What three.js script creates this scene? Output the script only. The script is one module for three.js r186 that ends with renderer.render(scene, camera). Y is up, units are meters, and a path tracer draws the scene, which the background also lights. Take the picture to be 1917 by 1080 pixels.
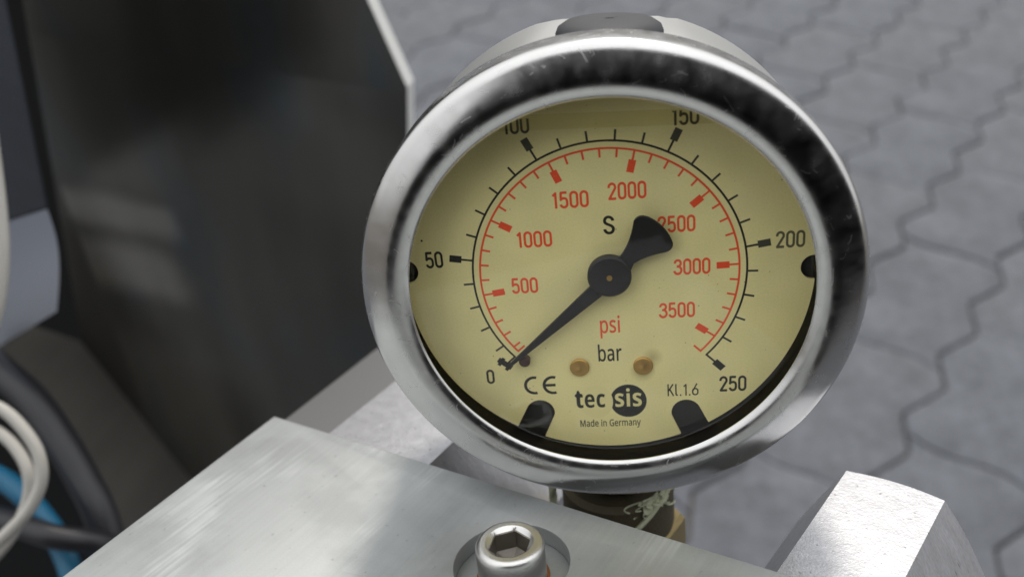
import * as THREE from 'three';
import { mergeGeometries, toCreasedNormals } from 'three/addons/utils/BufferGeometryUtils.js';
import { ImprovedNoise } from 'three/addons/math/ImprovedNoise.js';

// ---------------------------------------------------------------- camera, sky, sun, exposure
const scene = new THREE.Scene();
const camera = new THREE.PerspectiveCamera(35.25, 1024 / 576, 0.005, 400);
camera.position.set(0, 0.73, 0);
camera.rotation.set(THREE.MathUtils.degToRad(-40), 0, 0);
camera.focus = 0.1235;
camera.userData.fStop = 17;
camera.updateMatrixWorld();

const renderer = new THREE.WebGLRenderer({ antialias: true });
renderer.toneMapping = THREE.LinearToneMapping;
renderer.toneMappingExposure = 1.68;
renderer.shadowMap.enabled = true;

const perlin = new ImprovedNoise();
const rnd = ((s) => () => { s = (s + 0x6d2b79f5) | 0; let t = Math.imul(s ^ (s >>> 15), 1 | s); t = (t + Math.imul(t ^ (t >>> 7), 61 | t)) ^ t; return ((t ^ (t >>> 14)) >>> 0) / 4294967296; })(7);
const clamp = (x, a = 0, b = 1) => Math.min(b, Math.max(a, x));
const mix = (a, b, t) => a + (b - a) * t;
const sstep = (a, b, x) => { const t = clamp((x - a) / (b - a)); return t * t * (3 - 2 * t); };
const fbm = (x, y, z = 0, o = 4) => { let s = 0, a = 0.5; for (let i = 0; i < o; i++) { s += a * perlin.noise(x, y, z + i * 7.3); x *= 2.03; y *= 2.03; a *= 0.5; } return s; };

{ // overcast sky: brighter overhead than at the horizon, soft cloud mottling
  const W = 256, H = 128, d = new Float32Array(W * H * 4);
  for (let j = 0; j < H; j++) for (let i = 0; i < W; i++) {
    const el = ((j + 0.5) / H - 0.5) * Math.PI, az = (i + 0.5) / W * Math.PI * 2;
    const s = Math.max(0, Math.sin(el)), c = Math.cos(el);
    let L = 1.02 * (1 + 1.35 * s) / 2.35;
    L *= 1 + 0.22 * fbm(2.2 * c * Math.cos(az), 2.2 * c * Math.sin(az), 2 * s);
    if (el < 0) L = 0.3;
    const k = (j * W + i) * 4;
    d[k] = L * 0.985; d[k + 1] = L; d[k + 2] = L * 1.015; d[k + 3] = 1;
  }
  const t = new THREE.DataTexture(d, W, H, THREE.RGBAFormat, THREE.FloatType);
  t.mapping = THREE.EquirectangularReflectionMapping; t.magFilter = t.minFilter = THREE.LinearFilter; t.needsUpdate = true;
  scene.background = t; scene.environment = t;
}
const sun = new THREE.DirectionalLight(0xfff6ea, 0.95);
sun.position.set(0.24, 3.65, -2.6); sun.target.position.set(0, 0.6, -0.1);
sun.castShadow = true; sun.shadow.radius = 20;
sun.shadow.camera.left = sun.shadow.camera.bottom = -2; sun.shadow.camera.right = sun.shadow.camera.top = 2;
scene.add(sun, sun.target);

// ---------------------------------------------------------------- frames and helpers
// G: the gauge's own frame in millimetres, origin at the centre of the dial, x right, y up the dial, z out of the glass
const GP = new THREE.Vector3(0.01304, 0.65238, -0.09565);
const GM = new THREE.Matrix4().makeBasis(new THREE.Vector3(0.99169, 0.11293, 0.06164), new THREE.Vector3(-0.09229, 0.95822, -0.27073), new THREE.Vector3(-0.08964, 0.26279, 0.96068));
const GQ = new THREE.Quaternion().setFromRotationMatrix(GM);
const fromG = (x, y, z) => new THREE.Vector3(x, y, z).multiplyScalar(0.001).applyQuaternion(GQ).add(GP);

const used = {};
function numbered(n) { used[n] = (used[n] ?? -1) + 1; return used[n] ? `${n}_${String(used[n]).padStart(3, '0')}` : n; }
function tag(o, label, category, group) { o.userData = { ...o.userData, label, category }; if (group) o.userData.group = group; return o; }
function thingG(name, label, category, at, turn, group) {          // a thing of the machine, placed in the gauge's frame (mm)
  const o = new THREE.Group(); o.name = numbered(name); o.position.copy(fromG(...at)); o.quaternion.copy(GQ);
  if (turn) o.quaternion.multiply(new THREE.Quaternion().setFromEuler(new THREE.Euler(...turn)));
  scene.add(o); return tag(o, label, category, group);
}
function thingW(name, label, category, at, group) { const o = new THREE.Group(); o.name = numbered(name); o.position.set(...at); scene.add(o); return tag(o, label, category, group); }
function mesh(name, geo, mat, parent = scene, mm = true) {
  const g = geo.index ? geo.toNonIndexed() : geo;
  if (mm) g.scale(0.001, 0.001, 0.001);
  const m = new THREE.Mesh(g, mat); m.name = parent === scene ? numbered(name) : name; m.castShadow = m.receiveShadow = true; parent.add(m); return m;
}
const crease = (g, a = 0.6) => toCreasedNormals(g, a);
const clean = (g) => { const r = g.index ? g.toNonIndexed() : g; for (const k of Object.keys(r.attributes)) if (!['position', 'normal', 'uv'].includes(k)) r.deleteAttribute(k); return r; };
const merge = (list) => mergeGeometries(list.map(clean));

// rings: list of functions angle -> [radius, height]; a skin from the first ring to the last, round the y axis
function skin(rings, n = 96, a0 = 0, angle = 0.6, uvRound = 1, uvLong = 1) {
  const p = [], uv = [], idx = [];
  let run = 0; const long = [0];
  for (let k = 1; k < rings.length; k++) { const A = rings[k - 1](0.3), B = rings[k](0.3); run += Math.hypot(A[0] - B[0], A[1] - B[1]); long.push(run); }
  rings.forEach((f, k) => { for (let i = 0; i <= n; i++) { const th = a0 + i / n * Math.PI * 2, [r, y] = f(th); p.push(r * Math.cos(th), y, r * Math.sin(th)); uv.push(i / n * uvRound, long[k] * uvLong); } });
  const m = n + 1;
  for (let k = 0; k + 1 < rings.length; k++) for (let i = 0; i < n; i++) { const a = k * m + i, b = a + 1, c = a + m, d = c + 1; idx.push(a, c, b, b, c, d); }
  const g = new THREE.BufferGeometry();
  g.setAttribute('position', new THREE.Float32BufferAttribute(p, 3)); g.setAttribute('uv', new THREE.Float32BufferAttribute(uv, 2)); g.setIndex(idx);
  g.computeVertexNormals();
  return crease(g, angle);
}
const ring = (r, y) => () => [r, y];
const hexR = (af) => (th) => { const s = Math.PI / 3, t = ((th % s) + s) % s - s / 2; return af / 2 / Math.cos(t); };   // flats face 30, 90, ... degrees
const lathe = (pts, n = 128, uvRound = 1, uvLong = 1, angle = 0.5) => skin(pts.map(([r, y]) => ring(r, y)), n, 0, angle, uvRound, uvLong);
function planar(g, ax, ay, size) { const p = g.attributes.position, uv = []; for (let i = 0; i < p.count; i++) { const v = [p.getX(i), p.getY(i), p.getZ(i)]; uv.push(v[ax] / size, v[ay] / size); } g.setAttribute('uv', new THREE.Float32BufferAttribute(uv, 2)); return g; }
function boxUV(g, size) { // uv by dominant normal
  const q = g.index ? g.toNonIndexed() : g; q.computeVertexNormals(); const p = q.attributes.position, nn = q.attributes.normal, uv = [];
  for (let i = 0; i < p.count; i++) { const a = [Math.abs(nn.getX(i)), Math.abs(nn.getY(i)), Math.abs(nn.getZ(i))], m = a.indexOf(Math.max(...a)), v = [p.getX(i), p.getY(i), p.getZ(i)]; uv.push(v[(m + 1) % 3] / size, v[(m + 2) % 3] / size); }
  q.setAttribute('uv', new THREE.Float32BufferAttribute(uv, 2)); return q;
}
function dataTex(W, H, f, srgb = false, rx = 1, ry = 1) {            // f(u, v) -> value or [r, g, b], 0..1
  const d = new Uint8Array(W * H * 4);
  for (let j = 0; j < H; j++) for (let i = 0; i < W; i++) { const v = f(i / W, j / H), k = (j * W + i) * 4; for (let c = 0; c < 3; c++) d[k + c] = 255 * clamp(Array.isArray(v) ? v[c] : v); d[k + 3] = 255; }
  const t = new THREE.DataTexture(d, W, H); if (srgb) t.colorSpace = THREE.SRGBColorSpace;
  t.wrapS = t.wrapT = THREE.RepeatWrapping; t.magFilter = THREE.LinearFilter; t.minFilter = THREE.LinearFilter; t.repeat.set(rx, ry); t.needsUpdate = true; return t;
}
function canvasTex(W, H, draw, srgb) { const c = document.createElement('canvas'); c.width = W; c.height = H; draw(c.getContext('2d'), W, H); const t = new THREE.CanvasTexture(c); if (srgb) t.colorSpace = THREE.SRGBColorSpace; t.wrapS = t.wrapT = THREE.RepeatWrapping; t.needsUpdate = true; return t; }
const lin = (r, g, b) => new THREE.Color().setRGB(r, g, b);
const std = (o) => new THREE.MeshStandardMaterial(o);

// ---------------------------------------------------------------- materials
function scratches(ctx, W, H, n, alpha, len, light = true) {
  for (let i = 0; i < n; i++) {
    const x = rnd() * W, y = rnd() * H, a = rnd() * Math.PI * 2, l = len * (0.3 + rnd());
    ctx.strokeStyle = light ? `rgba(255,255,255,${alpha * rnd()})` : `rgba(0,0,0,${alpha * rnd()})`; ctx.lineWidth = 0.6 + rnd() * 1.3;
    ctx.beginPath(); ctx.moveTo(x, y); ctx.quadraticCurveTo(x + l * Math.cos(a) * 0.5 + rnd() * 8, y + l * Math.sin(a) * 0.5, x + l * Math.cos(a), y + l * Math.sin(a)); ctx.stroke();
  }
}
// polished stainless steel of the bezel: u round the ring (1 = whole turn), v across it
const bezelRough = canvasTex(2048, 256, (ctx, W, H) => {
  const im = ctx.createImageData(W, H);
  for (let j = 0; j < H; j++) for (let i = 0; i < W; i++) { const a = i / W * Math.PI * 2, r = 4 + 1.6 * j / H, n = fbm(6 * r * Math.cos(a) * 0.5, 6 * r * Math.sin(a) * 0.5, 1), s = perlin.noise(i * 0.9, j * 0.9, 3), k = (j * W + i) * 4, v = 255 * clamp(0.23 + 0.13 * n + 0.03 * s); im.data[k] = im.data[k + 1] = im.data[k + 2] = v; im.data[k + 3] = 255; }
  ctx.putImageData(im, 0, 0); scratches(ctx, W, H, 500, 0.2, 14); scratches(ctx, W, H, 90, 0.3, 24);
});
const bezelBump = canvasTex(2048, 256, (ctx, W, H) => {
  ctx.fillStyle = '#808080'; ctx.fillRect(0, 0, W, H);
  for (let j = 0; j < H; j++) { ctx.fillStyle = `rgba(${rnd() < 0.5 ? '0,0,0' : '255,255,255'},${0.05 * rnd()})`; ctx.fillRect(0, j, W, 1); }
  scratches(ctx, W, H, 220, 0.3, 16); scratches(ctx, W, H, 160, 0.3, 12, false);
  for (let i = 0; i < 90; i++) { ctx.fillStyle = `rgba(0,0,0,${rnd() * 0.7})`; ctx.beginPath(); ctx.arc(rnd() * W, rnd() * H, 0.7 + rnd() * 2, 0, 7); ctx.fill(); }
});
const steelBezel = std({ color: lin(0.63, 0.625, 0.61), metalness: 1, roughness: 1, roughnessMap: bezelRough, bumpMap: bezelBump, bumpScale: 0.000008 });
const steelCase = std({ color: lin(0.5, 0.5, 0.485), metalness: 1, roughness: 0.42, bumpMap: bezelBump, bumpScale: 0.000008 });

// milled aluminium: tile of 60 mm
const alloyColor = dataTex(1024, 1024, (u0, v0) => {
  const u = u0 * 2, v = v0 * 2, w = (f, z) => fbm(u * f, v * f, z);
  const dull = sstep(-0.15, 0.35, w(5, 2)), streak = fbm(u * 90, v * 4, 8, 3), fine = perlin.noise(u * 240, v * 240, 5);
  const worn = sstep(0.12, 0.4, fbm(u * 3.2, v * 2.2, 40) + 0.25 * streak); let L = 0.87 - 0.06 * dull + 0.03 * streak + 0.02 * fine + 0.1 * worn;
  const pit = w(60, 12); if (pit > 0.33) L -= 0.5 * (pit - 0.33);
  return [L * 0.99, L, L * 0.995];
}, true);
const alloyRough = dataTex(1024, 1024, (u0, v0) => { const u = u0 * 2, v = v0 * 2; return 0.52 + 0.08 * fbm(u * 5, v * 5, 2) + 0.06 * fbm(u * 70, v * 3, 8, 3) + 0.04 * perlin.noise(u * 200, v * 200, 1); });
const alloyBump = canvasTex(1024, 1024, (ctx, W, H) => {
  ctx.fillStyle = '#808080'; ctx.fillRect(0, 0, W, H);
  for (let i = 0; i < 1500; i++) { ctx.fillStyle = `rgba(${rnd() < 0.5 ? '0,0,0' : '255,255,255'},${0.06 * rnd()})`; ctx.fillRect(rnd() * W, rnd() * H, 1 + rnd() * 1.5, 30 + rnd() * 200); }
  scratches(ctx, W, H, 90, 0.5, 40); scratches(ctx, W, H, 110, 0.6, 26, false);
  for (let i = 0; i < 120; i++) { ctx.fillStyle = `rgba(0,0,0,${rnd() * 0.6})`; ctx.beginPath(); ctx.arc(rnd() * W, rnd() * H, 0.6 + rnd() * 2.2, 0, 7); ctx.fill(); }
});
const alloy = std({ color: lin(0.57, 0.578, 0.583), metalness: 0.72, roughness: 1, map: alloyColor, roughnessMap: alloyRough, bumpMap: alloyBump, bumpScale: 0.00004 });
// sawn and bead-blasted aluminium of the hex fittings, duller and paler
const castBump = dataTex(512, 512, (u, v) => 0.5 + 0.35 * fbm(u * 50, v * 50, 3) + 0.15 * perlin.noise(u * 150, v * 150, 3));
const castColor = dataTex(512, 512, (u, v) => { let L = 0.9 + 0.1 * fbm(u * 14, v * 14, 6) + 0.05 * perlin.noise(u * 120, v * 120, 2); const pit = fbm(u * 34, v * 34, 20); if (pit > 0.3) L -= 1.3 * (pit - 0.3); return [L, L, L * 1.01]; }, true);
const hexAlloy = std({ color: lin(0.66, 0.66, 0.67), metalness: 1, roughness: 0.42, map: castColor, bumpMap: castBump, bumpScale: 0.00006 });
const boltSteel = std({ color: lin(0.66, 0.65, 0.63), metalness: 1, roughness: 0.33, bumpMap: castBump, bumpScale: 0.00004 });
const rust = std({ color: lin(0.3, 0.1, 0.02), roughness: 0.8, bumpMap: castBump, bumpScale: 0.0001 });
const rubber = std({ color: lin(0.035, 0.036, 0.04), roughness: 0.62, bumpMap: castBump, bumpScale: 0.00002 });
const blackPaint = std({ color: lin(0.012, 0.012, 0.011), roughness: 0.5 });
const cavityBlack = std({ color: lin(0.022, 0.018, 0.014), roughness: 0.45 });
const brass = std({ color: lin(0.6, 0.38, 0.12), metalness: 1, roughness: 0.5 });
const oldBrass = std({ color: lin(0.085, 0.07, 0.042), metalness: 0.5, roughness: 0.6, bumpMap: castBump, bumpScale: 0.0002 });
const tape = std({ color: lin(0.48, 0.5, 0.34), roughness: 0.7, side: THREE.DoubleSide });
const glassPane = new THREE.MeshPhysicalMaterial({ color: 0xffffff, roughness: 0.02, transmission: 1, thickness: 0, ior: 1.5 });
const darkSteelMap = dataTex(512, 512, (u, v) => { const L = 0.55 + 0.12 * fbm(u * 6, v * 4, 4) + 0.05 * fbm(u * 60, v * 2, 9, 2); return [L * 1.01, L, L * 0.97]; }, true);
// dark cover: blurred reflections painted in as lighter patches and bluish streaks, u = along the sheet / 0.3 m, v = height / 0.3 m
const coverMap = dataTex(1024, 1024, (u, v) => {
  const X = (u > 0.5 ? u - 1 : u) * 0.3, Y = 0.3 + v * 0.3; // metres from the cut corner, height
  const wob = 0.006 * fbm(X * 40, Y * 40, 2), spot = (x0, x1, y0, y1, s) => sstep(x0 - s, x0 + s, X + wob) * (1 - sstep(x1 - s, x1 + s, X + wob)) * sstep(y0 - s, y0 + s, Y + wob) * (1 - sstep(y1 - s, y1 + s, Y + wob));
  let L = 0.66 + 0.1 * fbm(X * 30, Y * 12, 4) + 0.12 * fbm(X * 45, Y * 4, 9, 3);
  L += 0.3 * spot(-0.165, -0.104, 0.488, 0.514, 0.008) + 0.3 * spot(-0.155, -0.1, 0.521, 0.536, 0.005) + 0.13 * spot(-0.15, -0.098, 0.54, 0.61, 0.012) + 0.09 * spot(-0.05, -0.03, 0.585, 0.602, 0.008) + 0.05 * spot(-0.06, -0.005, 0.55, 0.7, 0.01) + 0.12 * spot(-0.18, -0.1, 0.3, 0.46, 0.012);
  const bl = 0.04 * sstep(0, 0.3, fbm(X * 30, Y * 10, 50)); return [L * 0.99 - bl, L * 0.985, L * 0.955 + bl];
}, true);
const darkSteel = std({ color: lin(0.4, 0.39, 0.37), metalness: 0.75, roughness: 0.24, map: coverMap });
const paleEdge = std({ color: lin(0.8, 0.8, 0.77), metalness: 0.1, roughness: 0.5 });

// ---------------------------------------------------------------- ground: sand bed and interlocking concrete pavers
{
  const bed = new THREE.PlaneGeometry(300, 300).rotateX(-Math.PI / 2);
  const m = mesh('ground', bed, std({ color: lin(1, 1, 1), roughness: 1, map: dataTex(512, 512, (u, v) => { const b = sstep(-0.1, 0.3, fbm(u * 6, v * 6, 3)), n = fbm(u * 40, v * 40, 8); return [0.31 + 0.1 * b + 0.1 * n, 0.305 + 0.055 * b + 0.1 * n, 0.3 + 0.01 * b + 0.1 * n]; }, true, 400, 400) }), scene, false);
  m.position.y = -0.007; m.userData.kind = 'structure';
}
const P = 0.115, ROW = 0.128, TH = -38 * Math.PI / 180;
const U = new THREE.Vector2(Math.sin(TH), Math.cos(TH)), V = new THREE.Vector2(Math.cos(TH), -Math.sin(TH));
{
  const wave = (s) => { let t = s / P; t -= Math.round(t); const a = 0.22; const w = Math.abs(t) < a ? t / a : Math.sign(t) * (0.5 - Math.abs(t)) / (0.5 - a); return 0.0122 * (0.8 * w + 0.2 * Math.sin(w * Math.PI / 2)); };
  const gap = 0.0012;
  const shape = new THREE.Shape(), pts = [];
  for (let i = 0; i <= 36; i++) { const s = -P + 2 * P * i / 36; pts.push([s, -ROW / 2 + wave(s)]); }
  for (let i = 1; i < 10; i++) { const v = -ROW / 2 + ROW * i / 10; pts.push([P + 0.006 * Math.sin(Math.PI * 2 * i / 10), v]); }
  for (let i = 36; i >= 0; i--) { const s = -P + 2 * P * i / 36; pts.push([s, ROW / 2 + wave(s)]); }
  for (let i = 9; i > 0; i--) { const v = -ROW / 2 + ROW * i / 10; pts.push([-P + 0.006 * Math.sin(Math.PI * 2 * i / 10), v]); }
  const ka = 1 - 0.0008 / (2 * P), kb = 1 - 2 * gap / 0.1;
  pts.forEach(([a, b], i) => (i ? shape.lineTo(a * ka, b * kb) : shape.moveTo(a * ka, b * kb)));
  const geo = new THREE.ExtrudeGeometry(shape, { depth: 0.031, bevelEnabled: true, bevelThickness: 0.003, bevelSize: 0.003, bevelOffset: -0.003, bevelSegments: 2, steps: 1 });
  // shape (x = along, y = across) -> world: along U, across V
  const M = new THREE.Matrix4().makeBasis(new THREE.Vector3(U.x, 0, U.y), new THREE.Vector3(V.x, 0, V.y), new THREE.Vector3(0, 1, 0));
  geo.applyMatrix4(M); geo.translate(0, -0.034, 0);
  if (M.determinant() < 0) { const g = geo.attributes.position.array; for (let i = 0; i < g.length; i += 9) for (let c = 0; c < 3; c++) { const t = g[i + c]; g[i + c] = g[i + 6 + c]; g[i + 6 + c] = t; } geo.computeVertexNormals(); }
  const tile = crease(geo, 0.5); planar(tile, 0, 2, 0.4);
  const stoneBump = dataTex(512, 512, (u, v) => 0.5 + 0.3 * fbm(u * 60, v * 60, 2) + 0.2 * fbm(u * 8, v * 8, 5));
  const mats = [0, 1, 2, 3].map((i) => std({ color: lin(...[[0.119, 0.126, 0.143], [0.121, 0.128, 0.144], [0.116, 0.124, 0.142], [0.12, 0.126, 0.141]][i]), roughness: 0.85, bumpMap: stoneBump, bumpScale: 0.0012,
    map: dataTex(512, 512, (u, v) => { const L = 0.93 + 0.2 * fbm(u * 7 + i * 3, v * 7, i) + 0.16 * fbm(u * 26, v * 26, 11 + i) + 0.1 * perlin.noise(u * 90, v * 90, i); const sp = fbm(u * 14, v * 14, 30 + i, 3); return L + (sp > 0.3 ? 1.0 * (sp - 0.3) : 0); }, true) }));
  const pave = new THREE.Group(); pave.name = 'pavement'; pave.userData.kind = 'structure'; scene.add(pave);
  const spots = [], v3 = new THREE.Vector3();
  for (let r = -22; r < 22; r++) for (let c = -12; c < 12; c++) {
    const s = -1.1 + P + (2 * c + (((r % 2) + 2) % 2)) * P, a = -0.063 - ROW / 2 + r * ROW;   // centre of a stone
    const x = U.x * s + V.x * a, z = U.y * s + V.y * a;
    if (z > 1.2) continue;
    v3.set(x, 0, z).project(camera);
    const inFront = new THREE.Vector3(x, 0, z).sub(camera.position).dot(camera.getWorldDirection(new THREE.Vector3())) > 0;
    const seen = inFront && v3.x > -0.45 && v3.x < 1.25 && v3.y > -1.3 && v3.y < 1.25;
    spots.push({ x, z, seen, d: Math.hypot(x, z + 0.8) });
  }
  spots.sort((a, b) => (b.seen - a.seen) || (a.d - b.d));
  let used = 0; const rest = [];
  for (const q of spots) {
    const tx = (rnd() - 0.5) * 0.012, tz = (rnd() - 0.5) * 0.012, dy = (rnd() - 0.5) * 0.003, mi = Math.floor(rnd() * 4);
    if (q.seen && used < 290) {
      const m = new THREE.Mesh(tile, mats[mi]); m.name = used ? `paver_${String(used).padStart(3, '0')}` : 'paver'; used++;
      m.position.set(q.x, dy, q.z); m.rotation.set(tx, 0, tz); m.castShadow = m.receiveShadow = true; pave.add(m);
    } else rest.push([q.x, dy, q.z]);
  }
  const inst = new THREE.InstancedMesh(tile, mats[0], rest.length); inst.name = 'paving'; inst.userData.kind = 'stuff';
  rest.forEach(([x, y, z], i) => inst.setMatrixAt(i, new THREE.Matrix4().makeTranslation(x, y, z)));
  inst.castShadow = inst.receiveShadow = true; pave.add(inst);
}

// ---------------------------------------------------------------- unseen dark container, made up to darken the band mirrored in the bezel
{
  const o = thingW('added_dark_container', 'added dark grey corrugated container behind the camera, put in to darken the gauge bezel reflection', 'container', [1.05, 0, 1.5]);
  const paint = std({ color: lin(0.02, 0.021, 0.024), roughness: 0.7 });
  const s = new THREE.Shape(); s.moveTo(-2.1, 0);
  for (let i = 0; i < 15; i++) { const x = -2.1 + i * 0.28; s.lineTo(x + 0.07, 0); s.lineTo(x + 0.11, -0.01); s.lineTo(x + 0.21, -0.01); s.lineTo(x + 0.25, 0); }
  s.lineTo(2.1, 0); s.lineTo(2.1, 0.04); s.lineTo(-2.1, 0.04);
  mesh('side_wall', new THREE.ExtrudeGeometry(s, { depth: 2.5, bevelEnabled: false }).rotateX(-Math.PI / 2).scale(1, 1, -1).translate(0, 0.12, 0), std({ color: lin(0.02, 0.021, 0.024), roughness: 0.7, side: THREE.DoubleSide }), o, false);
  mesh('roof', new THREE.BoxGeometry(4.3, 0.1, 2.4).translate(0, 2.68, 1.15), paint, o, false);
  for (const x of [-2.13, 2.13]) mesh('corner_post', new THREE.BoxGeometry(0.12, 2.6, 0.12).translate(x, 1.33, 0.02), paint, o, false);
  mesh('base_rail', new THREE.BoxGeometry(4.14, 0.14, 0.1).translate(0, 0.09, 0.02), paint, o, false);
  mesh('back_wall', new THREE.BoxGeometry(4.3, 2.6, 0.06).translate(0, 1.32, 2.33), paint, o, false);
}

// ---------------------------------------------------------------- pressure gauge
{
  const g = thingG('pressure_gauge', 'round steel pressure gauge with cream dial, red and black scales and black pointer', 'pressure gauge', [0, 0, 0]);
  const toZ = (geo) => geo.rotateX(Math.PI / 2);                  // lathe axis y -> z
  // case behind the bezel, flattened on top where the plug sits
  const flat = (r) => (th) => { const a = Math.cos(th - (-Math.PI / 2 + 0.045)); return a > 0.5 ? Math.min(r, 30.6 / a) : r; };   // th = -90 deg is up after toZ
  const cs = [[0, -24], [26, -24], [29.5, -23.4], [31.4, -22], [32.0, -20], [32.0, -8], [31.8, 0.5], [30.4, 0.6]];
  mesh('case', toZ(skin(cs.map(([r, y]) => (th) => [r > 20 ? flat(r)(th) : r, y]), 160, 0, 0.5, 1, 0.03)), steelCase, g);
  // filler plug
  const plug = thingPart();
  function thingPart() {
    const p = mesh('filler_plug', lathe([[0.0, 0.9], [0.5, 0.95], [0.6, 1.75], [1.2, 1.95], [3.5, 1.85], [5.6, 1.5], [6.6, 0.85], [6.9, 0.1], [6.8, -1.5]].reverse(), 72, 1, 0.02, 0.7).translate(0.25, 31.35, -7.2).rotateZ(-0.045), rubber, g);
    mesh('vent_hole_shade', new THREE.CylinderGeometry(0.48, 0.48, 0.2, 24).translate(0.25, 32.98, -7.2).rotateZ(-0.045), std({ color: lin(0.004, 0.004, 0.004), roughness: 0.9 }), p);  // black disc set in as the shade inside the vent hole
    return p;
  }
  // bezel ring
  const prof = [[30.2, -1.2], [32.0, -1.2], [32.35, -0.8], [32.45, 0], [32.4, 4.3]];
  for (let i = 1; i <= 7; i++) { const a = i / 8 * 1.25; prof.push([31.3 + 1.1 * Math.cos(a), 4.4 + 1.3 * Math.sin(a)]); }
  for (let i = 0; i <= 8; i++) { const t = i / 8; prof.push([mix(31.5, 28.5, t), 5.75 + 0.95 * Math.sin(t * 1.15) / Math.sin(1.15)]); }
  for (let i = 1; i <= 9; i++) { const a = i / 9 * 1.25; prof.push([28.35 - 2.35 * Math.sin(a) / Math.sin(1.25), 6.72 - 1.45 * (1 - Math.cos(a))]); }
  prof.push([26.05, 5.5], [26.6, 5.2], [29.4, 4.6]);
  for (const q of prof) q[0] += 0.31 + Math.max(0, q[0] - 26) / 6.45 * 0.35;
  mesh('bezel', toZ(lathe(prof, 220, 1, 1 / 16, 0.7)), steelBezel, g);
  // black inner ring and floor behind the dial
  mesh('inner_ring', toZ(lathe([[30.1, 3.9], [29.7, 3.8], [29.6, -2.6], [0, -2.6]], 120, 1, 1, 0.3)), cavityBlack, g);
  mesh('sight_glass', toZ(lathe([[0, 4.15], [29.4, 4.15]], 96)), glassPane, g);

  for (const m of g.children) { m.rotation.set(0.034, -0.0068, 0); m.position.set(0, -0.00065, 0); }   // dial and pointer sit a touch askew in the housing
  // printed dial
  const SZ = 2048, K = SZ / 60;
  const dialTex = canvasTex(SZ, SZ, (ctx, W, H) => {
    ctx.fillStyle = '#fbefaa'; ctx.fillRect(0, 0, W, H);
    const im = ctx.getImageData(0, 0, W, H);
    for (let j = 0; j < H; j++) for (let i = 0; i < W; i++) { const n = 1 + 0.03 * perlin.noise(i * 0.006, j * 0.006, 2) + 0.022 * perlin.noise(i * 0.11, j * 0.11, 5), k = (j * W + i) * 4; im.data[k] *= n; im.data[k + 1] *= n; im.data[k + 2] *= n - 0.02 * perlin.noise(i * 0.004, j * 0.004, 9); }
    ctx.putImageData(im, 0, 0);
    ctx.setTransform(K, 0, 0, -K, W / 2, H / 2);                   // millimetres, y up
    const RED = '#ff5a30', BLK = '#23241d';
    const pol = (r, deg) => [r * Math.sin(deg * Math.PI / 180), r * Math.cos(deg * Math.PI / 180)];
    const arc = (r, a, b, w, col) => { ctx.strokeStyle = col; ctx.lineWidth = w; ctx.lineCap = 'butt'; ctx.beginPath(); ctx.arc(0, 0, r, Math.PI / 2 - a * Math.PI / 180, Math.PI / 2 - b * Math.PI / 180, true); ctx.stroke(); };
    const ray = (deg, r0, r1, w, col) => { ctx.strokeStyle = col; ctx.lineWidth = w; ctx.lineCap = 'butt'; ctx.beginPath(); ctx.moveTo(...pol(r0, deg)); ctx.lineTo(...pol(r1, deg)); ctx.stroke(); };
    arc(18.5, -131.6, 135, 0.27, BLK);
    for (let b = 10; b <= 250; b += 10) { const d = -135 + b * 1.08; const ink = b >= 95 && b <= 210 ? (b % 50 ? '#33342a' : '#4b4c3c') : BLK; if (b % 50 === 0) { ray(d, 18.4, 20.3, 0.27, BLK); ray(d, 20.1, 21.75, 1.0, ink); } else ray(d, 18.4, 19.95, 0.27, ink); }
    arc(17.5, -130.5, 135.6, 0.27, RED);
    for (let q = 0; q <= 3500; q += 100) { const d = -135 + q * 0.06895 * 1.08; if (q === 0) { ray(-130.5, 17.6, 16.2, 0.27, RED); continue; } if (q % 500 === 0) { ray(d, 17.6, 16.0, 0.27, RED); ray(d, 16.2, 14.5, 0.95, RED); } else ray(d, 17.6, 16.3, 0.27, RED); }
    ray(135.4, 17.62, 16.2, 0.27, RED);
    ray(-131.5, 18.4, 20.0, 0.27, BLK);                            // zero box and its block
    ctx.lineJoin = 'miter';
    const [bx, by] = pol(20.35, -131.2);
    ctx.save(); ctx.translate(bx, by); ctx.rotate(-38 * Math.PI / 180); ctx.fillStyle = BLK; ctx.fillRect(-1.25, -0.42, 2.3, 0.85); ctx.fillRect(-0.95, -0.75, 0.5, 1.4); ctx.fillRect(0.35, -0.8, 0.5, 1.5); ctx.restore();
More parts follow.
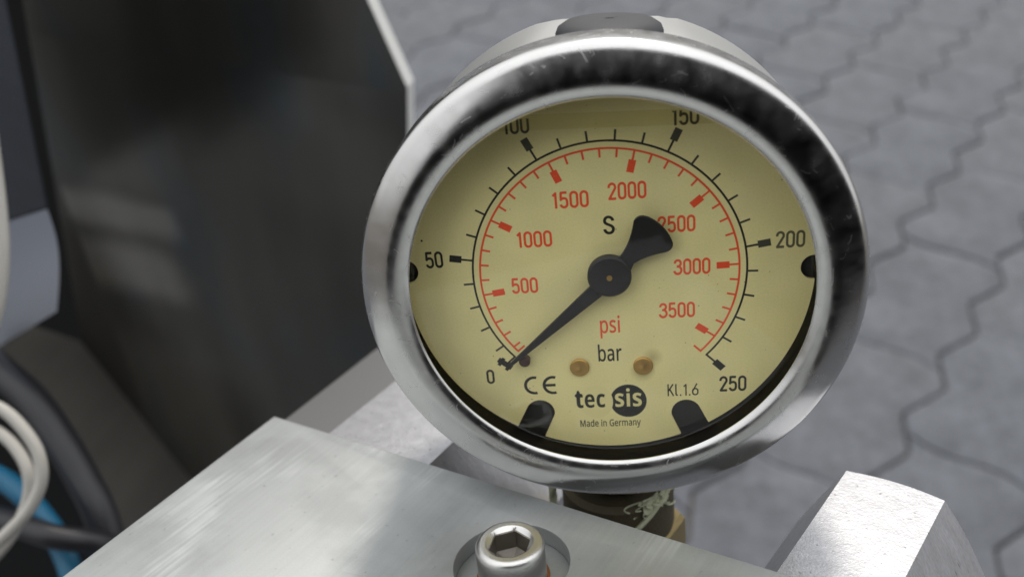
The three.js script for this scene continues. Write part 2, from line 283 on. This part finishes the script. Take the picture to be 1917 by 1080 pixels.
    // narrow technical lettering drawn as strokes, height 1, y down
    const G = {
      0: [0.5, (c) => c.roundRect(0, 0, 0.46, 1, 0.225)],
      1: [0.34, (c) => { c.moveTo(0.02, 0.2); c.lineTo(0.22, 0.02); c.lineTo(0.22, 1.06); }],
      2: [0.5, (c) => { c.moveTo(0, 0.27); c.arc(0.23, 0.23, 0.23, Math.PI, Math.PI * 2.12); c.lineTo(0.02, 1); c.lineTo(0.5, 1); }],
      3: [0.5, (c) => { c.moveTo(0.01, 0.24); c.arc(0.23, 0.23, 0.22, Math.PI, Math.PI * 2.5); c.moveTo(0.15, 0.46); c.lineTo(0.23, 0.46); c.arc(0.22, 0.73, 0.27, -Math.PI / 2, Math.PI * 0.95); }],
      5: [0.5, (c) => { c.moveTo(0.46, 0); c.lineTo(0.05, 0); c.lineTo(0.02, 0.48); c.quadraticCurveTo(0.1, 0.38, 0.23, 0.38); c.quadraticCurveTo(0.46, 0.38, 0.46, 0.64); c.lineTo(0.46, 0.75); c.arc(0.23, 0.77, 0.23, 0, Math.PI * 0.95); }],
      6: [0.5, (c) => { c.moveTo(0.38, -0.05); c.lineTo(0.04, 0.6); c.moveTo(0, 0.7); c.roundRect(0, 0.42, 0.46, 0.58, 0.22); }],
      K: [0.52, (c) => { c.moveTo(0.02, -0.06); c.lineTo(0.02, 1.06); c.moveTo(0.46, -0.06); c.lineTo(0.03, 0.62); c.moveTo(0.16, 0.42); c.lineTo(0.5, 1.06); }],
      l: [0.24, (c) => { c.moveTo(0.04, -0.06); c.lineTo(0.04, 0.85); c.quadraticCurveTo(0.04, 1, 0.2, 1); }],
      '.': [0.16, (c) => { c.moveTo(0.05, 0.93); c.lineTo(0.05, 1.07); }],
      S: [0.5, (c) => { c.moveTo(0.46, 0.24); c.bezierCurveTo(0.42, -0.08, 0.0, -0.08, 0.01, 0.26); c.bezierCurveTo(0.02, 0.5, 0.46, 0.46, 0.47, 0.74); c.bezierCurveTo(0.46, 1.09, 0.03, 1.08, 0, 0.75); }],
    };
    const num = (txt, x, y, h, w, col, sx = 1, gapx = 0.25, lw = 0.165) => {   // centre x, y, cap height and total width in mm
      let tot = -gapx; for (const ch of txt) tot += (ch === '1' ? 0.3 : G[ch][0] - 0.04) + gapx;
      const ky = h / (1 + lw), kx = w / (tot + lw);
      ctx.save(); ctx.translate(x - w / 2 + lw / 2 * kx, y + h / 2 - lw / 2 * ky); ctx.scale(kx, -ky); ctx.strokeStyle = col; ctx.lineWidth = lw; ctx.lineCap = 'butt'; ctx.lineJoin = 'round';
      for (const ch of txt) { ctx.beginPath(); G[ch][1](ctx); ctx.stroke(); ctx.translate((ch === '1' ? 0.3 : G[ch][0] - 0.04) + gapx, 0); }
      ctx.restore();
    };
    num('50', -23.65, 3.3, 2.45, 2.45, BLK); num('200', 24.0, 3.65, 2.4, 3.75, '#66644a'); num('250', 16.75, -17.9, 2.5, 3.75, BLK); num('0', -17.72, -15.4, 2.35, 1.15, BLK);
    ctx.save(); ctx.beginPath(); ctx.moveTo(-30, 22.35); ctx.lineTo(30, 21.35); ctx.lineTo(30, -30); ctx.lineTo(-30, -30); ctx.clip();   // digit tops cut off at the fill line, standing in for refraction
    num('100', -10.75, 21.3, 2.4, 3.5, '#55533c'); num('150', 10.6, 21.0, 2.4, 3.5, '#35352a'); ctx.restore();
    num('500', -11.5, -1.2, 2.35, 3.65, RED); num('1000', -9.65, 5.55, 2.35, 4.85, RED); num('1500', -4.45, 10.85, 2.35, 4.9, RED); num('2000', 3.03, 11.65, 2.4, 5.0, RED);
    num('2500', 9.3, 6.65, 2.35, 4.9, RED); num('3000', 11.25, 0.45, 2.35, 4.85, RED); num('3500', 9.15, -5.95, 2.35, 4.85, RED);
    num('S', 0.45, 7.0, 2.65, 1.5, BLK, 1, 0.25, 0.16);
    num('Kl.1.6', 9.75, -18.65, 1.95, 4.4, BLK, 1, 0.2, 0.12);
    const text = (t, x, y, h, w, col, font = 'bold 100px sans-serif') => {      // x centre, y baseline, h = height of 'x' cap in mm, w total
      ctx.save(); ctx.font = font; const m = ctx.measureText(t); const k = h / 71.4; ctx.translate(x - w / 2, y); ctx.scale(w / m.width, -k); ctx.fillStyle = col; ctx.fillText(t, 0, 0); if (!font.startsWith('bold')) { ctx.strokeStyle = col; ctx.lineWidth = 2; ctx.lineJoin = 'round'; ctx.strokeText(t, 0, 0); } ctx.restore();
    };
    text('psi', -0.12, -9.0, 2.5, 3.1, RED, '100px sans-serif'); text('bar', -0.4, -13.5, 2.5, 3.5, BLK, '100px sans-serif');
    text('tec', -3.6, -21.05, 3.0, 4.4, BLK);
    ctx.fillStyle = BLK; ctx.beginPath(); ctx.ellipse(1.95, -20.2, 2.62, 2.72, 0, 0, 7); ctx.fill();
    ctx.fillStyle = '#f6eaa4'; ctx.beginPath(); ctx.ellipse(-2.6, -20.2, 2.35, 2.75, 0, 0, 7); ctx.fill(); text('tec', -3.5, -21.15, 2.9, 4.4, BLK);
    text('sis', 1.95, -21.15, 2.9, 4.1, '#f2e6a0');
    text('Made in Germany', -0.85, -24.4, 1.12, 8.9, BLK, '100px sans-serif');
    ctx.strokeStyle = BLK; ctx.lineWidth = 0.42; ctx.beginPath(); ctx.arc(-11.45, -17.1, 1.3, 1.3, Math.PI * 2 - 1.3); ctx.stroke();
    ctx.beginPath(); ctx.arc(-8.75, -17.15, 1.3, 1.25, Math.PI * 2 - 1.25); ctx.moveTo(-10.0, -17.15); ctx.lineTo(-8.4, -17.15); ctx.stroke();
    // age: specks, and print rubbed thin in places
    for (let i = 0; i < 70; i++) { ctx.fillStyle = `rgba(60,50,20,${0.2 + 0.5 * rnd()})`; ctx.beginPath(); ctx.arc((rnd() - 0.5) * 52, (rnd() - 0.5) * 52, 0.03 + 0.06 * rnd(), 0, 7); ctx.fill(); }
    ctx.fillStyle = '#2a2412'; ctx.beginPath(); ctx.arc(-25.0, 6.2, 0.14, 0, 7); ctx.fill();
    for (let i = 0; i < 2600; i++) { ctx.fillStyle = `rgba(250,238,170,${0.35 * rnd()})`; const a = rnd() * 360, r = 10 + rnd() * 12; const [x, y] = pol(r, a); ctx.fillRect(x, y, 0.06 + 0.14 * rnd(), 0.05 + 0.07 * rnd()); }
    for (const [x, y, r] of [[5.6, -13.2, 1.6], [4.2, -15.4, 1.9], [-4.7, -14.3, 1.9]]) { const q = ctx.createRadialGradient(x, y, 0, x, y, r); q.addColorStop(0, 'rgba(120,100,50,0.35)'); q.addColorStop(1, 'rgba(120,100,50,0)'); ctx.fillStyle = q; ctx.fillRect(x - r, y - r, 2 * r, 2 * r); }
  }, true);
  const ds = new THREE.Shape(); const slots = [[-153.3, 24.3, 2.1], [155.6, 24.6, 2.1]];
  { // outline with two open slots at the bottom and two half-round notches at the sides
    const R = 27.75, cx = -0.35, cy = -0.05, pts = [], N = 720;
    for (let i = 0; i < N; i++) pts.push([cx + R * Math.sin(i / N * Math.PI * 2), cy + R * Math.cos(i / N * Math.PI * 2)]);
    const out = [];
    const cut = [...slots.map(([d, r, w]) => ({ d: d * Math.PI / 180, r, w, slot: true })), { d: -86.5 * Math.PI / 180, r: 27.9, w: 1.75 }, { d: 91 * Math.PI / 180, r: 27.2, w: 1.75 }];
    let inside = null;
    const test = ([x, y]) => cut.find((c) => { const ux = Math.sin(c.d), uy = Math.cos(c.d), s = x * ux + y * uy, t = x * uy - y * ux; return s > 0 && Math.abs(t) < c.w && (c.slot || Math.hypot(s - c.r, t) < c.w); });
    for (const q of pts) {
      const c = test(q);
      if (!c) { inside = null; out.push(q); continue; }
      if (inside === c) continue; inside = c;
      const ux = Math.sin(c.d), uy = Math.cos(c.d);                 // going clockwise: enter on the t < 0 side
      for (let i = 0; i <= 16; i++) { const a = Math.PI * i / 16, t = -c.w * Math.cos(a), s = c.r - c.w * Math.sin(a); out.push([s * ux + t * uy, s * uy - t * ux]); }
    }
    out.forEach(([x, y], i) => (i ? ds.lineTo(x, y) : ds.moveTo(x, y)));
  }
  const dg = new THREE.ExtrudeGeometry(ds, { depth: 0.4, bevelEnabled: false }).translate(0, 0, -0.4);
  { const p = dg.attributes.position, uv = []; for (let i = 0; i < p.count; i++) uv.push(p.getX(i) / 60 + 0.5, p.getY(i) / 60 + 0.5); dg.setAttribute('uv', new THREE.Float32BufferAttribute(uv, 2)); }
  const dial = mesh('dial', dg, std({ map: dialTex, roughness: 0.6 }), g);
  const mask = mesh('backing_disc', toZ(lathe([[27.2, -0.75], [0, -0.75]], 96).translate(0, 0, 0)), std({ color: lin(0.03, 0.03, 0.028), roughness: 0.6 }), g);
  for (const [x, y] of [[-4.73, -14.35], [4.25, -14.45]])
    mesh('rivet', toZ(lathe([[1.38, -0.1], [1.38, 0.2], [1.25, 0.34], [1.05, 0.3], [0.5, 0.42], [0.22, 0.5], [0.0, 0.6]], 40)).translate(x, y, 0), brass, dial);
  mesh('stop_pin', toZ(lathe([[0.8, -0.2], [0.8, 0.9], [0.6, 1.1], [0, 1.15]], 32)).translate(-12.45, -12.7, 0), std({ color: lin(0.06, 0.02, 0.014), roughness: 0.4 }), dial);
  // pointer
  const ptr = new THREE.Group(); ptr.name = 'pointer'; g.add(ptr);
  const ns = new THREE.Shape();
  ns.moveTo(-2.4, -1.0); ns.lineTo(-14.3, -12.35); ns.lineTo(-14.8, -13.1); ns.lineTo(-14.1, -12.8); ns.lineTo(-1.0, -2.6); ns.lineTo(2.4, -0.6);
  ns.lineTo(3.5, 1.95); ns.quadraticCurveTo(4.9, 2.9, 7.6, 3.35); ns.quadraticCurveTo(8.75, 3.6, 8.7, 4.6); ns.quadraticCurveTo(8.0, 7.0, 5.7, 8.35); ns.quadraticCurveTo(4.3, 9.0, 3.7, 7.9); ns.quadraticCurveTo(3.2, 4.9, 1.75, 3.1); ns.lineTo(-1.2, 2.2);
  mesh('needle', new THREE.ExtrudeGeometry(ns, { depth: 0.35, bevelEnabled: true, bevelThickness: 0.08, bevelSize: 0.08, bevelOffset: -0.08, bevelSegments: 1, curveSegments: 12 }).translate(0, 0, 1.3), blackPaint, ptr);
  mesh('hub', toZ(lathe([[2.95, 1.1], [2.95, 1.9], [2.7, 2.15], [0.5, 2.3], [0, 2.3]], 64)).translate(0.2, 0.35, 0), blackPaint, ptr);
  mesh('spindle', toZ(lathe([[0.38, 2.2], [0.38, 2.45], [0, 2.5]], 24)).translate(0.2, 0.35, 0), brass, ptr);
  // surface of the glycerine filling: a thin level film between dial and glass
  const fl = new THREE.BoxGeometry(30, 0.05, 3.8).rotateX(0.27).rotateZ(-0.03).translate(0, 21.75, 2.1);
  mesh('fill_level', fl, new THREE.MeshPhysicalMaterial({ color: lin(0.97, 0.96, 0.9), roughness: 0.05, transmission: 1, thickness: 0, ior: 1.2 }), g);
  mesh('stem', merge([lathe([[7, -29], [7, -41]], 6, 1, 1, 0.2).translate(-0.5, 0, -12), lathe([[5, -40], [5, -50]], 32).translate(-0.5, 0, -12)]), oldBrass, g);
}

// ---------------------------------------------------------------- adapter under the gauge
{
  const o = thingG('pipe_adapter', 'dark tarnished pipe adapter with loose sealing tape under the gauge', 'pipe adapter', [-0.5, -42, -12]);
  mesh('body', lathe([[5.5, 0], [8.4, 0], [9.3, -0.8], [9.3, -34]], 64, 3, 0.03), oldBrass, o);
  const hx = hexR(19.2);
  mesh('nut', skin([(t) => [8, -8], (t) => [hx(t) * 0.93, -8], (t) => [hx(t), -9], (t) => [hx(t), -20]], 72, 0, 0.3), std({ color: lin(0.42, 0.33, 0.16), metalness: 1, roughness: 0.35, bumpMap: castBump, bumpScale: 0.0001 }), o);
  const strands = [];
  for (let k = 0; k < 16; k++) {
    const pts = [], a0 = 0.5 + 0.07 * k, dir = k % 2 ? 1 : -1;
    for (let i = 0; i <= 10; i++) { const t = i / 10, a = Math.PI / 2 - a0 * 0.8 + dir * 0.32 * t + 0.1 * Math.sin(9 * t + k), y = 1.2 - (0.4 + 0.55 * ((k * 37) % 9) / 3) * t * 2.2 - 0.3 * Math.sin(5 * t + k * 2), r = 9.45 + 0.35 * Math.sin(7 * t + k); pts.push(new THREE.Vector3(r * Math.cos(a), y, r * Math.sin(a))); }
    strands.push(new THREE.TubeGeometry(new THREE.CatmullRomCurve3(pts), 30, 0.09 + 0.04 * (k % 3), 5).scale(1, 1, 1));
  }
  { const pts = []; for (let i = 0; i <= 10; i++) { const t = i / 10, a = Math.PI / 2 - 0.2 - 0.75 * t; pts.push(new THREE.Vector3(9.6 * Math.cos(a), -4.6 + 5.6 * t, 9.6 * Math.sin(a))); } strands.push(new THREE.TubeGeometry(new THREE.CatmullRomCurve3(pts), 30, 0.42, 6)); }
  { const w = new THREE.PlaneGeometry(5.6, 3.4, 20, 12), p = w.attributes.position; for (let i = 0; i < p.count; i++) { const x = p.getX(i), y = p.getY(i), a = Math.PI / 2 - 0.72 - x / 9.6, r = 9.6 + 0.3 * perlin.noise(x * 0.9, y * 0.9, 3); const yy = 0.1 + y * (0.8 + 0.4 * perlin.noise(x, 0, 1)) + 0.6 * perlin.noise(x * 0.7, 5, 2); p.setXYZ(i, r * Math.cos(a), yy, r * Math.sin(a)); } w.computeVertexNormals(); strands.push(w); }
  mesh('sealing_tape', merge(strands), tape, o);
  { const w = new THREE.PlaneGeometry(1.3, 6, 6, 12), p = w.attributes.position; for (let i = 0; i < p.count; i++) p.setXYZ(i, -10.6 + p.getX(i) * (1 + 0.3 * perlin.noise(0, p.getY(i), 1)), -1.0 + p.getY(i), 3.5 + 0.5 * perlin.noise(p.getX(i), p.getY(i) * 0.6, 2)); w.computeVertexNormals(); mesh('tape_end', w, tape, o); }
}

// ---------------------------------------------------------------- aluminium manifold block with counterbored bolt
const TOP = -33.5, CB = [-14.66, 18.37];
{
  const o = thingG('manifold_block', 'pale machined aluminium block with counterbored hole in front of the gauge', 'metal block', [-14.66, TOP, 18.37]);
  // outline in G's x, -z (shape y = -z), relative to the bolt
  const A = [-61.1, -20.3], B = [34, 27.85], L = [-90, 47.6], Rr = [10, 90];
  const rel = ([x, z]) => [x - CB[0], -(z - CB[1])];
  const s = new THREE.Shape(); [A, L, Rr, B].map(rel).forEach(([x, y], i) => (i ? s.lineTo(x, y) : s.moveTo(x, y)));
  const hole = new THREE.Path(); hole.absarc(0, 0, 7.85, 0, Math.PI * 2, true); s.holes.push(hole);
  const up = new THREE.ExtrudeGeometry(s, { depth: 2.3, curveSegments: 48, bevelEnabled: true, bevelThickness: 0.25, bevelSize: 0.25, bevelOffset: -0.25, bevelSegments: 2 }).rotateX(-Math.PI / 2).translate(0, -2.55, 0);
  const s2 = new THREE.Shape(); [A, L, Rr, B].map(rel).forEach(([x, y], i) => (i ? s2.lineTo(x, y) : s2.moveTo(x, y)));
  const low = new THREE.ExtrudeGeometry(s2, { depth: 30, bevelEnabled: false }).rotateX(-Math.PI / 2).translate(0, -32.8, 0);
  const gg = merge([crease(up, 0.4), low]);
  // uv across the far edge so that the mill marks run along the left edge
  { const p = gg.attributes.position, uv = []; for (let i = 0; i < p.count; i++) { const x = p.getX(i), y = p.getY(i), z = p.getZ(i); uv.push((x * 0.892 + z * 0.452 + y) / 120 + 0.62, (x * -0.452 + z * 0.892 + y) / 120 + 0.5); } gg.setAttribute('uv', new THREE.Float32BufferAttribute(uv, 2)); }
  mesh('block', gg, alloy, o);
}
{
  const o = thingG('socket_bolt', 'silver socket head bolt with hexagon recess sitting in the counterbore', 'bolt', [CB[0], TOP - 2.8, CB[1]], [0, 0.35, 0]);
  const hx = hexR(4.9), R = 4.65, T = 6.3, f = [];
  f.push(ring(R - 0.25, 0.05), ring(R, 0.3), ring(R, T - 1.0));
  for (let i = 1; i <= 5; i++) { const a = i / 5 * Math.PI / 2; f.push(ring(R - 0.85 + 0.85 * Math.cos(a), T - 0.85 + 0.85 * Math.sin(a))); }
  f.push(ring(3.25, T - 0.02), ring(3.1, T - 0.12), (t) => [hx(t) + 0.12, T - 0.5]);
  const head = mesh('head', skin(f, 96, 0, 0.45, 1, 0.05), boltSteel, o);
  mesh('hexagon_recess', skin([(t) => [hx(t) + 0.12, T - 0.5], (t) => [hx(t), T - 0.65], (t) => [hx(t), T - 3.3], ring(0.01, T - 4.1)], 96, 0, 0.3, 1, 0.05), std({ color: lin(0.27, 0.25, 0.22), metalness: 1, roughness: 0.5, bumpMap: castBump, bumpScale: 0.00008 }), o);
  mesh('rust_ring', new THREE.TorusGeometry(4.75, 0.28, 8, 64).rotateX(Math.PI / 2).scale(1, 0.8, 1).translate(0, 0.28, 0), rust, o);
}

// ---------------------------------------------------------------- hexagon fittings screwed into the far side of the block
function hexFitting(name, label, af, at, yaw, len, c) {
  // axis along -z of its own frame (away from the viewer), one flat on top, far end chamfered
  const o = thingG(name, label, 'pipe fitting', at, [0, yaw, 0]);
  const hx = hexR(af), r0 = af / 2 * 0.985, ch = (r, L) => L - Math.max(0, r - r0) * c;
  const n = 192, f = [ring(r0 * 0.9, 0), (t) => [r0, 0], (t) => [hx(t), Math.max(0, hx(t) - r0) * c]];
  f.push((t) => [hx(t), ch(hx(t), len)], (t) => [(hx(t) + r0) / 2, ch((hx(t) + r0) / 2, len)], ring(r0, len), ring(r0 * 0.72, len));
  const gg = skin(f, n, 0, 0.35); boxUV(gg.clone(), 1);
  const q = gg.rotateX(-Math.PI / 2);                            // y -> -z
  { const p = q.attributes.position, uv = []; for (let i = 0; i < p.count; i++) uv.push((p.getX(i) + p.getY(i)) / 30, p.getZ(i) / 30); q.setAttribute('uv', new THREE.Float32BufferAttribute(uv, 2)); }
  mesh('hexagon', q, hexAlloy, o);
  mesh('spigot', lathe([[r0 * 0.72, len - 0.1], [r0 * 0.72, len + 0.6], [r0 * 0.7, len + 0.8], [0, len + 0.8]], 48).rotateX(-Math.PI / 2), rubber, o);
  return o;
}
hexFitting('hex_fitting', 'bright aluminium hexagon fitting at the lower right above the paving', 24, [40.2 - 0.54 * 44, -35.4 - 12, 0.25 + 0.84 * 44], -0.571, 44, 0.42);
hexFitting('hex_fitting', 'large aluminium hexagon fitting behind the block under the left of the gauge', 38, [-41.0, -35 - 19, -10.0], -0.44, 44, 0.16);

{
  const o = thingG('support_strip', 'grey flat support strip running along the left of the large hexagon fitting', 'bracket', [-55, -44, -32], [0, -0.4, 0]);
  const b = new THREE.BoxGeometry(17, 5, 60); mesh('strip', boxUV(b, 60), std({ color: lin(0.2, 0.2, 0.2), metalness: 0.8, roughness: 0.5, bumpMap: castBump, bumpScale: 0.00005 }), o);
}
// ---------------------------------------------------------------- sheet metal behind the machine
function plate(pts, thick, n) {                                     // world outline (planar), thickness against the normal n
  const a = new THREE.Vector3(...pts[0]), N = new THREE.Vector3(...n).normalize();
  const X = new THREE.Vector3(...pts[1]).sub(a); X.addScaledVector(N, -X.dot(N)).normalize(); const Y = new THREE.Vector3().crossVectors(N, X);
  const s = new THREE.Shape(); pts.forEach((p, i) => { const v = new THREE.Vector3(...p).sub(a); const x = v.dot(X), y = v.dot(Y); i ? s.lineTo(x, y) : s.moveTo(x, y); });
  const g = new THREE.ExtrudeGeometry(s, { depth: thick, bevelEnabled: false }).translate(0, 0, -thick);
  const q = g.toNonIndexed ? (g.index ? g.toNonIndexed() : g) : g; planar(q, 0, 1, 0.3);
  q.applyMatrix4(new THREE.Matrix4().makeBasis(X, Y, N)); return { g: q, at: a };
}
function sheet(name, label, cat, pts, thick, n, mat, edgeMat, own) {
  const { g, at } = plate(pts, thick, n);
  if (own) { const p = g.attributes.position, uv = []; for (let i = 0; i < p.count; i++) uv.push((p.getX(i) * 0.9507 + p.getZ(i) * 0.3102) / 0.3, (p.getY(i) + at.y - 0.3) / 0.3); g.setAttribute('uv', new THREE.Float32BufferAttribute(uv, 2)); }
  const m = mesh(name, g, edgeMat ? [mat, edgeMat] : mat, scene, false);
  m.position.copy(at); return tag(m, label, cat);
}
const sideSteel = std({ color: lin(0.42, 0.46, 0.55), metalness: 0.95, roughness: 0.25, map: darkSteelMap });
const panelN = [-0.3102, 0, 0.9507];
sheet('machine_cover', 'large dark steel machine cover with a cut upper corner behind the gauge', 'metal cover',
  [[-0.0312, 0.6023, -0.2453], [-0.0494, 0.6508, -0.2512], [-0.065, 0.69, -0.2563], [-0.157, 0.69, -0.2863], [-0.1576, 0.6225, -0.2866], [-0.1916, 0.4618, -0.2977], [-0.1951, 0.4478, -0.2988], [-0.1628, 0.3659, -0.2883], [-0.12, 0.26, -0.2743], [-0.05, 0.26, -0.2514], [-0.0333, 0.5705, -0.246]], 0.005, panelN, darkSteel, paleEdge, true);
sheet('side_sheet', 'bluish steel side sheet with a folded lower corner at the left edge', 'metal sheet',
  [[-0.1286, 0.5698, -0.2003], [-0.1109, 0.651, -0.1919], [-0.105, 0.69, -0.189], [-0.1285, 0.72, -0.2003], [-0.24, 0.66, -0.2535], [-0.24, 0.495, -0.2535], [-0.184, 0.5316, -0.2268]], 0.0008, [-0.431, 0, 0.902], sideSteel);
{ // rolled bottom edge of the side sheet
  const A0 = [-0.186, 0.556, -0.2277], A1 = [-0.1225, 0.5925, -0.1974], B0 = [-0.1895, 0.509, -0.2205], B1 = [-0.1243, 0.566, -0.1867], N = 10, pos = [], idx = [];
  for (let i = 0; i <= N; i++) for (let j = 0; j <= 1; j++) {
    const t = i / N, bow = -0.003 * Math.sin(Math.PI * t) * (1 - 0.3 * t), P0 = j ? A1 : A0, P1 = j ? B1 : B0;
    pos.push(mix(P0[0], P1[0], t) + bow * -0.3, mix(P0[1], P1[1], t) + bow * 0.25, mix(P0[2], P1[2], t) + bow * 0.9 + 0.001);
  }
  for (let i = 0; i < N; i++) { const q = 2 * i; idx.push(q, q + 2, q + 1, q + 1, q + 2, q + 3); }
  const fg = new THREE.BufferGeometry(); fg.setAttribute('position', new THREE.Float32BufferAttribute(pos, 3)); fg.setIndex(idx); fg.computeVertexNormals(); planar(fg, 0, 1, 0.3);
  tag(mesh('folded_lip', fg, std({ color: lin(0.5, 0.53, 0.6), metalness: 0.8, roughness: 0.32, side: THREE.DoubleSide }), scene, false), 'bright rolled bottom lip of the steel side sheet at the left edge', 'metal lip');
}
{ // black sheet added behind the others so the gap between them reads dark
  const o = thingW('added_black_sheet', 'added black sheet behind the steel sheets, standing in for shade in the gap between side sheet and dark cover', 'partition', [-0.3, 0.45, -0.36]);
  mesh('back_plate', new THREE.BoxGeometry(0.46, 0.7, 0.012).rotateY(0.31).translate(0, -0.03, 0.0), blackPaint, o, false);
}
sheet('steel_tray', 'dull grey sloping steel tray below the dark panel', 'metal tray',
  [[-0.1951, 0.4478, -0.2988], [-0.1537, 0.343, -0.2858], [-0.1629, 0.3336, -0.2426], [-0.1776, 0.3572, -0.2281], [-0.182, 0.3736, -0.2369], [-0.1935, 0.4138, -0.2562], [-0.204, 0.4427, -0.2629], [-0.2116, 0.4617, -0.2648], [-0.2211, 0.4843, -0.2663], [-0.222, 0.4931, -0.2756]].map((p) => p), 0.003, [0.8827, 0.3834, 0.2718], std({ color: lin(0.62, 0.6, 0.57), metalness: 0.3, roughness: 0.45, map: darkSteelMap }));

// ---------------------------------------------------------------- hoses at the lower left
function hose(name, label, pts, r, mat, group) {
  const at = new THREE.Vector3(...pts[0]);
  const c = new THREE.CatmullRomCurve3(pts.map((p) => new THREE.Vector3(...p).sub(at)));
  const m = mesh(name, new THREE.TubeGeometry(c, 90, r, 18), mat, scene, false); m.position.copy(at); return tag(m, label, 'hose', group);
}
const whiteHose = std({ color: lin(0.46, 0.44, 0.4), roughness: 0.4 }), blackHose = std({ color: lin(0.02, 0.02, 0.024), roughness: 0.38 }), blueHose = std({ color: lin(0.01, 0.13, 0.24), roughness: 0.4 });
hose('black_hose', 'thick black hose curving down the tray behind the white hoses', [[-0.1618, 0.5443, -0.1966], [-0.1494, 0.5412, -0.1875], [-0.1385, 0.5368, -0.1799], [-0.1298, 0.5301, -0.1716], [-0.1227, 0.5235, -0.1635], [-0.1165, 0.517, -0.1555], [-0.112, 0.5055, -0.1458], [-0.109, 0.4951, -0.1371]], 0.0046, blackHose);
hose('white_hose', 'white hose bent in the outer, upper loop at the left edge', [[-0.1198, 0.583, -0.1377], [-0.1128, 0.5812, -0.1362], [-0.1081, 0.578, -0.1335], [-0.1045, 0.5735, -0.1298], [-0.1039, 0.569, -0.126], [-0.1063, 0.5645, -0.1222], [-0.1116, 0.56, -0.1184], [-0.1198, 0.5546, -0.1139]], 0.0014, whiteHose);
hose('white_hose', 'white hose bent in the inner, lower loop at the left edge', [[-0.1288, 0.5681, -0.1448], [-0.1207, 0.5662, -0.1419], [-0.1163, 0.5641, -0.1388], [-0.1133, 0.5612, -0.1351], [-0.113, 0.5569, -0.1315], [-0.1158, 0.5512, -0.1267], [-0.1208, 0.546, -0.1223], [-0.127, 0.5417, -0.1187]], 0.0014, whiteHose);
hose('white_hose', 'upright white hose cut off by the left edge in front of the side sheet', [[-0.1155, 0.632, -0.178], [-0.1139, 0.6204, -0.1691], [-0.113, 0.6141, -0.1638], [-0.1125, 0.6078, -0.1585], [-0.113, 0.6014, -0.1532], [-0.1144, 0.596, -0.1487], [-0.118, 0.588, -0.143]], 0.0016, whiteHose);
hose('blue_hose', 'bright blue hose passing behind the white hoses at the lower left', [[-0.1498, 0.5321, -0.1603], [-0.141, 0.5293, -0.158], [-0.1331, 0.5256, -0.1536], [-0.1255, 0.5211, -0.1472], [-0.1213, 0.5164, -0.1419], [-0.1175, 0.5116, -0.1352], [-0.116, 0.505, -0.1297]], 0.003, blueHose);
hose('black_hose', 'short black hose crossing over the blue hose by the block edge', [[-0.141, 0.5303, -0.1457], [-0.1286, 0.5293, -0.1423], [-0.1197, 0.528, -0.1399], [-0.1113, 0.5244, -0.1407], [-0.1057, 0.5141, -0.1452]], 0.0032, blackHose);

renderer.render(scene, camera);
